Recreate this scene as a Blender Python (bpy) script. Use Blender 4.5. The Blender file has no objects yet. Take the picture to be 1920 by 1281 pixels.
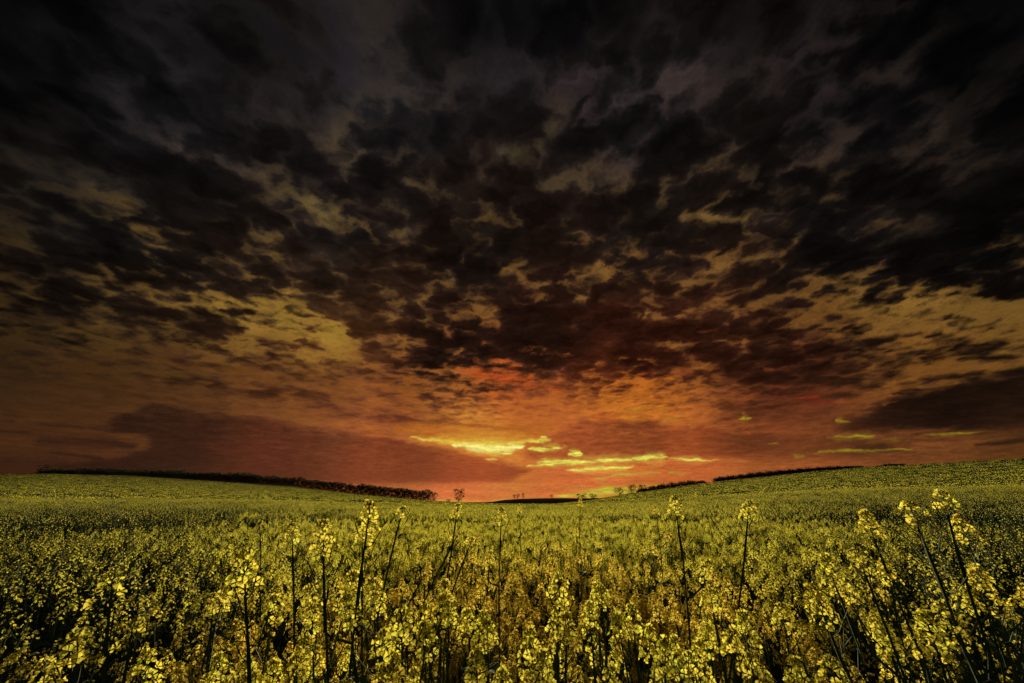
import bpy, math, random
import numpy as np
from mathutils import Vector, Matrix, Euler

SC = bpy.context.scene
COL = SC.collection
R = math.radians
rng = np.random.default_rng(7)
random.seed(7)

# ------------------------------------------------------------------ camera, world, sun, exposure
CAM_H = 1.50
PITCH = R(21.85)
cam_data = bpy.data.cameras.new('camera')
cam_data.sensor_width = 36.0
cam_data.lens = 14.0
cam_data.clip_start = 0.05
cam_data.clip_end = 20000.0
cam = bpy.data.objects.new('camera', cam_data)
COL.objects.link(cam)
cam.location = (0, 0, CAM_H)
cam.rotation_euler = (R(90) + PITCH, 0, 0)
SC.camera = cam

SUN_AZ, SUN_EL = R(-2.0), R(7.5)          # azimuth measured from +Y (the sunset) towards +X
world = bpy.data.worlds.new('World')
SC.world = world
world.use_nodes = True
wn = world.node_tree.nodes
sky_tex = wn.new('ShaderNodeTexSky')
sky_tex.sky_type = 'NISHITA'
sky_tex.sun_disc = False
sky_tex.sun_elevation = SUN_EL
sky_tex.sun_rotation = SUN_AZ
world.node_tree.links.new(sky_tex.outputs[0], wn['Background'].inputs[0])
wn['Background'].inputs[1].default_value = 0.05

sun_data = bpy.data.lights.new('sun', 'SUN')
sun_data.energy = 4.8
sun_data.angle = R(10.0)
sun_data.color = (1.0, 0.85, 0.46)
sun = bpy.data.objects.new('sun', sun_data)
COL.objects.link(sun)
sd = Vector((math.sin(SUN_AZ) * math.cos(SUN_EL), math.cos(SUN_AZ) * math.cos(SUN_EL), math.sin(SUN_EL)))
sun.rotation_euler = sd.to_track_quat('Z', 'Y').to_euler()
sun.location = (0, 0, 50)

SC.view_settings.view_transform = 'Standard'
SC.view_settings.look = 'None'
SC.view_settings.exposure = 0.6
SC.view_settings.gamma = 1.0
SC.view_settings.use_curve_mapping = False

# ------------------------------------------------------------------ survey helpers
FPX = 14.0 / 36.0 * 1920.0
def direction(px, py):
    """unit direction of a sighting taken from the camera's stand (photo 1920 x 1281)"""
    cx = (px - 960.0) / FPX
    cy = (640.5 - py) / FPX
    c, s = math.cos(PITCH), math.sin(PITCH)
    v = Vector((cx, c - s * cy, s + c * cy))
    return v.normalized()
def azel(px, py):
    v = direction(px, py)
    return math.degrees(math.atan2(v.x, v.y)), math.degrees(math.asin(v.z))
def at(px, py, dist):
    """point on that sighting at a horizontal distance"""
    v = direction(px, py)
    k = dist / math.hypot(v.x, v.y)
    return Vector((v.x * k, v.y * k, CAM_H + v.z * k))

def s2l(c):
    c = np.asarray(c, dtype=float) / 255.0
    return np.where(c <= 0.04045, c / 12.92, ((c + 0.055) / 1.055) ** 2.4)

def prop(o, label=None, cat=None, group=None, kind=None):
    if label: o['label'] = label
    if cat: o['category'] = cat
    if group: o['group'] = group
    if kind: o['kind'] = kind
    return o

def mesh_np(name, verts, faces, mat=None, mats=None, midx=None, smooth=False):
    """verts (n,3); faces list of index tuples or (m,k) array"""
    me = bpy.data.meshes.new(name)
    verts = np.asarray(verts, dtype=np.float32)
    if isinstance(faces, np.ndarray):
        m, k = faces.shape
        me.vertices.add(len(verts)); me.vertices.foreach_set('co', verts.ravel())
        me.loops.add(m * k); me.loops.foreach_set('vertex_index', faces.astype(np.int32).ravel())
        me.polygons.add(m)
        me.polygons.foreach_set('loop_start', np.arange(0, m * k, k, dtype=np.int32))
        me.polygons.foreach_set('loop_total', np.full(m, k, dtype=np.int32))
        me.update(calc_edges=True)
    else:
        me.from_pydata(verts.tolist(), [], faces)
        me.update()
    for mm in (mats or ([mat] if mat else [])):
        me.materials.append(mm)
    if midx is not None:
        me.polygons.foreach_set('material_index', np.asarray(midx, dtype=np.int32))
    if smooth:
        me.polygons.foreach_set('use_smooth', np.ones(len(me.polygons), dtype=bool))
    return me

def link(name, me, parent=None, loc=None):
    o = bpy.data.objects.new(name, me)
    COL.objects.link(o)
    if parent: o.parent = parent
    if loc is not None: o.location = loc
    return o

# node helpers
def newmat(name):
    m = bpy.data.materials.new(name)
    m.use_nodes = True
    nt = m.node_tree
    nt.nodes.clear()
    return m, nt
class NT:
    def __init__(s, nt): s.nt = nt
    def n(s, t, **kw):
        x = s.nt.nodes.new(t)
        for k, v in kw.items(): setattr(x, k, v)
        return x
    def l(s, a, b): s.nt.links.new(a, b)
    def put(s, sock, v):
        if hasattr(v, 'is_output') or isinstance(v, bpy.types.NodeSocket): s.l(v, sock)
        else: sock.default_value = v
    def math(s, op, a, b=0.0, c=0.0, clamp=False):
        x = s.n('ShaderNodeMath', operation=op); x.use_clamp = clamp
        s.put(x.inputs[0], a); s.put(x.inputs[1], b)
        if op in ('MULTIPLY_ADD',): s.put(x.inputs[2], c)
        return x.outputs[0]
    def vmath(s, op, a, b=(0, 0, 0)):
        x = s.n('ShaderNodeVectorMath', operation=op)
        s.put(x.inputs[0], a)
        if op == 'SCALE': s.put(x.inputs['Scale'], b)
        else: s.put(x.inputs[1], b)
        return x.outputs[0]
    def noise(s, vec, scale, detail=4.0, rough=0.5, lac=2.0, dist=0.0, color=False):
        x = s.n('ShaderNodeTexNoise')
        x.inputs['Scale'].default_value = scale
        x.inputs['Detail'].default_value = detail
        x.inputs['Roughness'].default_value = rough
        x.inputs['Lacunarity'].default_value = lac
        x.inputs['Distortion'].default_value = dist
        if vec is not None: s.l(vec, x.inputs['Vector'])
        return x.outputs['Color'] if color else x.outputs['Fac']
    def maprange(s, v, a, b, c, d, smooth=False):
        x = s.n('ShaderNodeMapRange')
        x.interpolation_type = 'SMOOTHSTEP' if smooth else 'LINEAR'
        x.clamp = True
        s.put(x.inputs[0], v)
        for i, q in enumerate((a, b, c, d)): s.put(x.inputs[i + 1], q)
        return x.outputs[0]
    def mix(s, f, a, b, mode='MIX'):
        x = s.n('ShaderNodeMix', data_type='RGBA', blend_type=mode)
        s.put(x.inputs[0], f); s.put(x.inputs[6], a); s.put(x.inputs[7], b)
        return x.outputs[2]
    def attr(s, name):
        x = s.n('ShaderNodeAttribute'); x.attribute_name = name
        return x

# ------------------------------------------------------------------ the sky: a dome of cloud over the whole place
CLEAR = [(0,0,8,8,9),(480,0,20,19,21),(960,0,17,16,18),(1440,0,14,13,14),(1920,0,5,5,5),
(0,200,12,12,12),(300,180,34,31,36),(560,130,38,35,42),(700,300,72,60,44),(960,200,40,34,38),(1130,170,52,42,48),(1030,290,72,60,38),
(1250,220,62,50,48),(1500,200,45,36,38),(1700,220,42,34,32),(1900,250,22,18,14),
(60,350,50,40,30),(360,300,66,54,50),(620,390,95,78,45),(1370,400,112,86,42),(1540,410,95,70,40),(1700,290,50,38,30),(1880,350,40,30,20),
(0,440,45,34,18),(200,520,95,72,32),(330,510,146,108,48),(450,590,158,122,46),(600,630,168,132,48),(640,455,110,82,40),(770,560,120,88,40),
(900,500,110,78,35),(1080,500,130,92,42),(1250,480,125,85,38),(1300,590,130,85,38),(1700,560,140,102,42),(1850,590,115,85,35),(1550,580,110,72,30),(1750,690,120,75,28),
(0,700,50,32,15),(200,700,62,38,18),(300,740,75,44,20),(480,720,105,62,28),(600,740,115,66,28),(750,730,135,75,30),(950,710,190,84,34),(1000,770,165,88,35),
(1200,740,190,100,30),(1180,780,185,110,35),(1500,745,110,48,24),(0,640,52,38,16),(250,640,90,66,28),
(30,840,85,48,20),(250,845,100,62,26),(700,810,150,80,35),(600,900,158,78,42),(850,920,186,92,50),(1100,900,186,90,46),(1300,890,170,82,40),
(1500,860,140,72,32),(1750,835,118,65,30),(1900,845,85,48,20),(200,880,62,28,18),(0,880,38,18,12),(400,890,100,48,26),(900,815,200,140,50),(1700,870,105,55,28)]
CLOUD = [(0,0,3,3,3),(960,0,10,9,10),(1920,0,2,2,2),(300,200,16,15,16),(700,200,18,16,17),(1200,200,14,12,12),(1700,200,9,8,8),
(200,420,14,12,11),(600,350,20,16,15),(900,450,20,14,11),(1200,430,20,15,12),(1600,430,13,10,9),(1900,430,8,7,6),(0,560,15,10,7),(200,580,22,15,10),
(500,500,26,18,13),(850,650,28,15,10),(1000,620,30,15,10),(1200,640,42,18,10),(1450,690,36,17,10),(1800,770,24,13,8),(1900,650,25,15,9),
(600,680,75,45,20),(650,770,90,48,28),(300,820,50,27,17),(500,850,82,38,22),(700,850,115,52,28),(900,875,140,62,32),(1100,820,125,58,28),
(1300,830,125,56,26),(1500,820,100,50,24),(1050,850,140,65,30),(100,830,52,30,16),(1400,760,60,28,14),(1150,700,70,30,15),(1900,825,50,28,15),(150,870,45,22,15),
(300,690,50,30,15),(1000,780,120,60,28)]
# soft strokes: points, half width (photo px), amount of cloud (+) or gap (-)
ST = [
 ([(240,503),(300,500),(365,520)],16,-.55), ([(58,474),(120,500),(164,517),(195,537),(250,560)],9,-.42),
 ([(293,548),(400,575),(470,598),(560,620),(650,652)],26,-.60), ([(500,600),(560,615),(640,650)],24,-.4),
 ([(312,458),(390,450)],12,-.42), ([(120,578),(200,600),(240,612)],7,-.3), ([(0,652),(90,648),(200,640)],8,-.30),
 ([(160,632),(300,655)],6,-.25), ([(0,455),(50,470)],7,-.2),
 ([(0,480),(90,520)],26,.3), ([(100,540),(230,590)],24,.35), ([(230,572),(300,590),(390,614)],13,.55), ([(0,560),(120,620)],28,.35),
 ([(305,632),(385,652)],9,.45), ([(60,455),(160,482)],13,.35), ([(272,532),(330,541)],6,.4), ([(335,527),(430,548)],8,.45),
 ([(405,450),(425,520)],30,.4), ([(180,430),(270,490)],24,.3), ([(250,620),(290,628)],6,.4), ([(480,655),(545,655)],7,.45),
 ([(430,670),(520,675)],6,.3), ([(400,720),(500,738),(560,735)],6,.42), ([(265,700),(330,707),(400,720)],4,.4), ([(590,692),(700,700)],9,.42),
 ([(500,690),(560,700)],8,.35), ([(560,730),(660,745),(740,740),(830,755)],6,.35), ([(480,735),(600,742)],9,.3),
 ([(580,750),(620,768),(680,780),(760,787)],11,.6), ([(740,785),(840,790),(920,800),(1000,806)],5,.55),
 ([(70,825),(150,828),(245,833)],5,.7), ([(108,848),(190,858)],3.5,.6), ([(0,805),(60,810)],3,.6), ([(75,797),(160,806)],4,.6),
 ([(180,810),(270,812)],2.5,.6), ([(0,776),(45,781)],2.5,.5), ([(0,864),(120,872)],9,.5), ([(0,789),(15,790)],2.5,.5),
 ([(1825,833),(1880,828),(1930,822)],4,.6), ([(1620,637),(1670,633),(1722,626)],9,.6), ([(1735,665),(1800,655),(1890,662)],12,.6),
 ([(1735,706),(1840,697)],6,.5), ([(1755,515),(1820,530),(1920,535)],22,.4), ([(1560,500),(1680,530)],20,.4), ([(1550,440),(1730,460)],30,.35),
 ([(1780,568),(1830,560)],7,.5), ([(1820,600),(1900,590)],6,.45), ([(1440,600),(1520,580)],6,.3), ([(1430,615),(1480,590)],8,.35), ([(1350,600),(1430,590)],10,.3),
 ([(1620,610),(1560,618)],4,.25), ([(1690,640),(1760,628)],4,.3),
 ([(1480,590),(1560,575),(1640,560),(1720,555),(1800,572),(1930,590)],24,-.62), ([(1180,577),(1240,592),(1300,588),(1380,584)],7,-.62),
 ([(1380,584),(1480,590)],9,-.35), ([(1600,500),(1700,510)],6,-.4), ([(1640,600),(1780,625)],20,-.6), ([(1690,690),(1800,682)],14,-.55), ([(1640,710),(1690,725)],8,-.4),
 ([(1820,640),(1930,620)],14,-.3), ([(1580,752),(1640,745),(1690,735)],6,-.5), ([(1540,640),(1620,660)],6,-.2),
 ([(1048,513),(1080,503),(1112,488)],10,-.62), ([(1220,483),(1290,468)],6,-.52), ([(975,447),(1010,440),(1080,442)],6,-.42), ([(1125,440),(1150,452)],6,-.42),
 ([(990,520),(1040,528)],6,-.35), ([(1370,395),(1420,405)],11,-.42), ([(1290,440),(1310,425)],6,-.35), ([(1440,465),(1490,470)],7,-.35), ([(1500,520),(1460,545),(1420,560)],10,-.42),
 ([(700,300),(745,272)],12,-.45), ([(1000,290),(1055,280)],18,-.42), ([(1035,335),(1080,350)],10,-.35), ([(590,395),(640,402)],9,-.35),
 ([(640,457),(700,452),(770,458)],7,-.42), ([(530,482),(578,497)],8,-.45), ([(870,460),(990,470)],5,-.25), ([(940,360),(960,345)],6,-.3),
 ([(1440,275),(1470,285)],10,-.3), ([(1500,300),(1560,265)],8,-.3), ([(1380,170),(1400,215)],14,-.2), ([(1150,200),(1130,170)],22,-.2), ([(480,130),(560,140)],50,-.2),
 ([(150,345),(200,355)],8,-.3), ([(340,300),(380,318)],9,-.28), ([(240,370),(280,400)],9,-.25), ([(1160,330),(1280,345)],8,-.25),
 ([(1780,240),(1820,240)],10,-.2), ([(1600,230),(1560,250)],10,-.25), ([(1860,280),(1890,265)],8,-.25), ([(930,480),(960,500)],6,-.2),
 ([(700,545),(760,585)],12,-.3), ([(720,600),(760,590)],8,-.3), ([(690,560),(740,555)],8,-.25), ([(560,540),(600,560)],10,-.2), ([(840,590),(900,580)],5,-.25),
 ([(880,540),(930,550)],6,-.2), ([(1050,560),(1100,550)],5,-.2), ([(1190,530),(1240,545)],5,-.25),
 ([(640,600),(700,605),(780,630)],14,.35), ([(610,600),(650,620)],12,.3), ([(700,560),(650,530)],14,.25), ([(590,480),(700,500),(760,495)],24,.3), ([(830,455),(920,470),(900,500)],28,.3),
 ([(750,330),(820,400)],36,.2), ([(420,300),(450,305)],26,.25), ([(330,180),(420,230)],36,.22), ([(150,280),(320,330)],24,.3), ([(1230,150),(1270,220)],44,.25),
 ([(1000,400),(1100,380)],30,.2), ([(1150,440),(1290,430)],26,.3), ([(1330,290),(1450,300)],26,.28), ([(1440,160),(1600,150)],30,.2), ([(1560,220),(1700,190)],20,.2),
 ([(580,610),(570,600)],6,.3), ([(505,598),(530,600)],5,.3), ([(440,575),(480,585)],6,.3),
]
PG = [  # filled banks of cloud: outline, edge softness, amount
 ([(180,802),(230,785),(290,758),(400,775),(500,785),(570,800),(650,812),(740,820),(800,838),(870,850),(940,868),(1000,882),(960,900),(700,905),(400,900),(80,880),(150,868),(230,858),(290,835),(270,818)],5,.85),
 ([(1570,802),(1640,765),(1700,742),(1760,725),(1830,712),(1960,690),(1960,800),(1850,805),(1700,808),(1620,808)],8,1.0),
 ([(1340,650),(1420,630),(1520,632),(1620,645),(1690,680),(1710,705),(1650,728),(1560,742),(1450,745),(1400,725),(1360,700)],12,.7),
 ([(760,655),(830,630),(900,600),(1000,570),(1100,570),(1250,585),(1340,620),(1380,700),(1300,690),(1240,690),(1180,700),(1120,705),(1060,715),(1030,705),(960,690),(900,683),(870,688),(820,680),(770,675)],14,.7),
 ([(1000,835),(1050,805),(1090,790),(1200,788),(1290,800),(1380,812),(1500,812),(1600,825),(1700,840),(1600,856),(1500,856),(1300,855),(1150,860),(1050,865),(985,858)],7,.6),
 ([(1360,750),(1560,750),(1600,790),(1540,815),(1420,800),(1340,790)],14,.45),
 ([(1080,745),(1110,790),(1060,790)],10,-.1),
]
# bright rifts where the low sun breaks through: points, half width, colour, amount, raggedness
LEM = (232,222,88)
GL = [
 ([(740,800),(850,812),(980,815),(1040,800)],26,(196,112,36),.75,0), ([(800,820),(900,822),(1000,818)],12,(212,150,46),.85,0),
 ([(770,820),(860,829),(940,831),(1025,824)],7,(232,205,75),1.1,.12), ([(850,834),(930,841),(985,836)],6.5,(252,245,135),1.35,.12),
 ([(900,847),(960,850)],3.1,LEM,1.0,.5),
 ([(1000,828),(1032,821)],3.1,LEM,.9,.6), ([(990,842),(1060,838)],3.1,LEM,.75,.9), ([(910,860),(935,860)],1.4,LEM,.9,.3), ([(1060,846),(1095,852)],3.1,LEM,.7,.9),
 ([(985,874),(1040,869),(1130,863),(1250,858)],2.8,LEM,1.2,.5), ([(1000,866),(1080,863)],2.3,LEM,.9,.7), ([(1200,859),(1250,857)],3.5,LEM,1.1,.5), ([(1250,860),(1345,863)],1.7,LEM,.9,.7),
 ([(1065,881),(1130,878),(1190,876)],2.7,LEM,1.2,.35), ([(1100,899),(1135,896),(1150,890),(1240,886)],1.4,(180,180,60),1.0,.2),
 ([(1035,930),(1110,927),(1215,920)],4,(200,195,60),1.1,.35), ([(1080,920),(1150,916),(1290,911)],2,(185,190,55),1.0,.3), ([(1030,913),(1120,914)],1.1,(170,130,50),.8,.3),
 ([(820,938),(870,939),(905,940)],1.7,(225,170,70),.9,.1), ([(925,940),(965,938)],1.6,(225,170,70),.9,.1), ([(1110,905),(1160,908)],1.2,(180,150,50),.7,.6),
 ([(1250,888),(1300,886)],1,(190,160,50),.7,.5), ([(1330,886),(1400,886)],0.94,(180,130,50),.6,.6),
 ([(1508,850),(1560,846),(1640,844),(1700,842)],2.5,(142,120,27),0.94,.4), ([(1555,821),(1612,818)],2,(156,141,27),0.85,.5), ([(1600,832),(1650,824),(1720,814),(1840,810)],3.5,(133,111,27),0.72,.9),
 ([(1600,820),(1640,816)],2.3,(142,124,27),0.68,.8), ([(1565,788),(1592,790)],2.3,(156,124,33),0.77,.6), ([(1240,788),(1282,782)],2.2,(185,150,44),0.77,.7), ([(1375,786),(1412,787)],2,(171,146,33),0.85,.6),
 ([(1385,768),(1400,778)],3.1,(161,103,33),0.68,.8), ([(1480,856),(1505,857)],1.4,(142,129,33),0.77,.3), ([(1440,831),(1465,832)],1.4,(142,111,33),0.68,.5), ([(1290,797),(1300,803)],2.3,(171,129,44),0.59,.8),
 ([(1340,862),(1400,863)],1.1,(171,137,49),0.51,.6), ([(1500,864),(1560,862)],1.2,(133,103,30),0.51,.6), ([(1600,765),(1690,752)],2.3,(133,75,30),0.59,.8), ([(1580,745),(1700,740)],3.1,(114,64,28),0.51,.8),
 ([(1490,742),(1530,750),(1565,758)],9,(118,44,26),.6,.5), ([(1255,698),(1335,700)],4,(130,58,34),.6,.9), ([(1170,703),(1250,707)],4,(150,70,36),.6,.8),
 ([(990,661),(1040,664),(1080,665)],3,(110,60,34),.6,.9), ([(1300,616),(1345,618)],2.5,(90,42,25),.5,.8),
 ([(465,830),(505,829)],2.5,(105,50,34),.7,.6), ([(520,822),(556,823)],2,(105,50,34),.7,.6),
 ([(870,697),(930,703),(1000,712)],9,(188,78,32),.7,.5), ([(920,708),(1000,724),(1060,728)],7,(190,84,36),.5,.4), ([(1120,745),(1180,735),(1260,750)],12,(178,98,34),.7,.7), ([(1150,775),(1250,765)],12,(185,112,36),.7,.7),
 ([(1060,760),(1100,770)],14,(180,84,40),.4,.2), ([(1110,783),(1180,778)],6,(190,84,40),.7,.3), ([(1310,800),(1360,815)],6,(150,66,32),.6,.3), ([(1370,805),(1410,812)],2.5,(170,76,38),.7,.6),
 ([(600,610),(640,640)],12,(165,140,42),.35,.3),([(520,590),(560,606)],10,(160,135,42),.3,.3),([(330,640),(450,650)],5,(120,92,36),.3,.5),
]

def seg_dist(A, E, pts, ws, taper=False):
    """distance in degrees (scaled by the local width) from each dome point to a polyline of sightings"""
    best = np.full(A.shape, 1e9)
    q = []
    for i, (x, y) in enumerate(pts):
        a, e = azel(x, y)
        a1, e1 = azel(x + 2, y); a2, e2 = azel(x, y - 2)
        q.append((a, e, math.hypot((a1 - a) * math.cos(R(e)), e1 - e) / 2, math.hypot((a2 - a) * math.cos(R(e)), e2 - e) / 2))
    tot = sum(math.hypot(u[0] - w[0], u[1] - w[1]) for u, w in zip(q[:-1], q[1:])) + 1e-9; run = 0.0
    for (a0, e0, k0, h0), (a1, e1, k1, h1) in zip(q[:-1], q[1:]):
        ce = math.cos(R((e0 + e1) / 2))
        dx, dy = (a1 - a0) * ce, e1 - e0
        L = dx * dx + dy * dy + 1e-9
        t = np.clip((((A - a0) * ce) * dx + (E - e0) * dy) / L, 0, 1)
        d = np.hypot((A - a0) * ce - t * dx, (E - e0) - t * dy)
        k = (h0 + h1) / 2
        w_ = ws
        if taper:
            sl = math.hypot(a1 - a0, e1 - e0)
            s_ = (run + t * sl) / tot
            w_ = ws * (.22 + 1.05 * (1 - np.abs(2 * s_ - 1) ** 1.8)); run += sl
        best = np.minimum(best, d / (w_ * k))
    return best
def poly_sd(A, E, pts, soft):
    P = [azel(x, y) for x, y in pts]
    k = 0
    inside = np.zeros(A.shape, bool)
    best = np.full(A.shape, 1e9)
    n = len(P)
    cm = math.cos(R(sum(p[1] for p in P) / n))
    for i in range(n):
        (a0, e0), (a1, e1) = P[i], P[(i + 1) % n]
        dx, dy = (a1 - a0) * cm, e1 - e0
        t = np.clip((((A - a0) * cm) * dx + (E - e0) * dy) / (dx * dx + dy * dy + 1e-9), 0, 1)
        best = np.minimum(best, np.hypot((A - a0) * cm - t * dx, (E - e0) - t * dy))
        cond = ((e0 > E) != (e1 > E))
        xi = (a1 - a0) * (E - e0) / (e1 - e0 + 1e-12) + a0
        inside ^= cond & (A < xi)
    sdv = np.where(inside, best, -best) / (soft * 0.07)
    return 1 / (1 + np.exp(-np.clip(sdv * 2, -30, 30)))
def idw(X, tab):
    D = np.array([tuple(direction(t[0], t[1])) for t in tab])
    C = np.array([s2l(t[2:5]) for t in tab])
    num = np.zeros((len(X), 3)); den = np.zeros(len(X))
    for d, c in zip(D, C):
        w = 1.0 / (np.clip(1 - X @ d, 0, 2) + 0.0022) ** 1.7
        num += w[:, None] * np.log(c + 1e-4); den += w
    return np.exp(num / den[:, None]) - 1e-4

# gradient noise evaluated on arrays
_pr = np.random.default_rng(11)
_perm = _pr.permutation(1024)
_ga = _pr.uniform(0, 2 * math.pi, 1024)
_gx, _gy = np.cos(_ga).astype(np.float32), np.sin(_ga).astype(np.float32)
def pnoise(x, y):
    xi = np.floor(x).astype(np.int64); yi = np.floor(y).astype(np.int64)
    fx = (x - xi).astype(np.float32); fy = (y - yi).astype(np.float32)
    u = fx * fx * fx * (fx * (fx * 6 - 15) + 10); v = fy * fy * fy * (fy * (fy * 6 - 15) + 10)
    a0 = _perm[xi & 1023]; a1 = _perm[(xi + 1) & 1023]
    def g(a, yy, dx, dy):
        h = _perm[(a + yy) & 1023]
        return _gx[h] * dx + _gy[h] * dy
    n00 = g(a0, yi, fx, fy); n10 = g(a1, yi, fx - 1, fy)
    n01 = g(a0, yi + 1, fx, fy - 1); n11 = g(a1, yi + 1, fx - 1, fy - 1)
    return ((n00 * (1 - u) + n10 * u) * (1 - v) + (n01 * (1 - u) + n11 * u) * v) * 1.5
def fbm(x, y, octv=5, gain=.5, off=0.0):
    s = 0.0; a = 1.0; n = 0.0
    for i in range(octv):
        s = s + a * pnoise(x + off + 17.3 * i, y + off * 1.7 + 9.1 * i); n += a
        a *= gain; x = x * 2.03; y = y * 2.03
    return s
def billow(x, y, octv=4, gain=.55, off=0.0):
    s = 0.0; a = 1.0
    for i in range(octv):
        s = s + a * (np.abs(pnoise(x + off + 7.3 * i, y + off + 3.1 * i)) - .27); 
        a *= gain; x = x * 2.1; y = y * 2.1
    return s

def worley(x, y, seed=0, soft=14.0):
    """smooth distance to the nearest of a scatter of puffs, in cells"""
    xi = np.floor(x).astype(np.int64); yi = np.floor(y).astype(np.int64)
    acc = np.zeros(x.shape, np.float32)
    for dx in (-1, 0, 1):
        for dy in (-1, 0, 1):
            h = _perm[(_perm[(xi + dx + seed) & 1023] + yi + dy) & 1023]
            px = xi + dx + .5 + .46 * _gx[h]; py = yi + dy + .5 + .46 * _gy[(h * 7 + 3) & 1023]
            acc += np.exp(-soft * np.hypot(x - px, y - py).astype(np.float32))
    return -np.log(acc + 1e-9) / soft

def sky_layout():
    """coarse map (azimuth x elevation) of cover, colours and rifts"""
    az = np.concatenate([np.arange(-180, -66, 6), np.arange(-66, 66, 0.25), np.arange(66, 180.1, 6)])
    el = np.concatenate([np.arange(-12, -1, 2), np.arange(-1, 13, 0.07), np.arange(13, 66, 0.3), np.arange(66, 91, 3)])
    el = el[el <= 90]
    A, E = np.meshgrid(az, el)
    AA, EE = np.radians(A), np.radians(E)
    X = np.stack([np.sin(AA) * np.cos(EE), np.cos(AA) * np.cos(EE), np.sin(EE)], -1).reshape(-1, 3)
    A = A.ravel(); E = E.ravel()
    clear = idw(X, CLEAR); cloud = idw(X, CLOUD)
    back = np.clip((np.abs(A) - 62) / 45, 0, 1) * np.clip((75 - E) / 20, 0, 1)   # away from the sunset the overcast carries on, dim and grey
    clear = clear * (1 - back[:, None]) + np.array([0.010, 0.009, 0.010]) * back[:, None]
    cloud = cloud * (1 - back[:, None]) + np.array([0.004, 0.0036, 0.004]) * back[:, None]
    cov = np.interp(E, [-12, 9, 13, 18, 22, 26, 40, 60, 90], COVER_EL)
    for pts, w, a in ST:
        d = seg_dist(A, E, pts, w)
        cov = cov + (a if a > 0 else a * .82) * np.exp(-(d ** 2) * 0.8)
    for pts, s, a in PG:
        cov = cov + a * poly_sd(A, E, pts, s)
    gc = np.zeros((len(X), 3)); gw = np.zeros(len(X)); gr = np.zeros(len(X)); ga = np.zeros(len(X)); gh = np.zeros(len(X))
    for pts, w, c, a, rg in GL:
        d = seg_dist(A, E, pts, w, True)
        wt = a * np.exp(-(d ** 2) * 0.9)
        sel = wt ** 2
        gc += sel[:, None] * s2l(c); gr += sel * rg; gw += sel
        ga = np.maximum(ga, wt)
        if w < 12 and c[1] > 120: gh = np.maximum(gh, a * np.exp(-(d * .42) ** 1.4))
    gc /= (gw[:, None] + 1e-12); gr /= (gw + 1e-12)
    F = np.concatenate([clear, cloud, gc, cov[:, None], ga[:, None], gr[:, None], gh[:, None]], 1).reshape(len(el), len(az), 13).astype(np.float32)
    return az, el, F
COVER_EL = [.02, .06, .18, .42, .76, .88, .87, .87, .87]
def look(az, el, F, A, E):
    ia = np.interp(A, az, np.arange(len(az))); ie = np.interp(E, el, np.arange(len(el)))
    i0 = np.clip(ia.astype(int), 0, len(az) - 2); j0 = np.clip(ie.astype(int), 0, len(el) - 2)
    u = (ia - i0)[:, None].astype(np.float32); v = (ie - j0)[:, None].astype(np.float32)
    return (F[j0, i0] * (1 - u) + F[j0, i0 + 1] * u) * (1 - v) + (F[j0 + 1, i0] * (1 - u) + F[j0 + 1, i0 + 1] * u) * v

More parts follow.
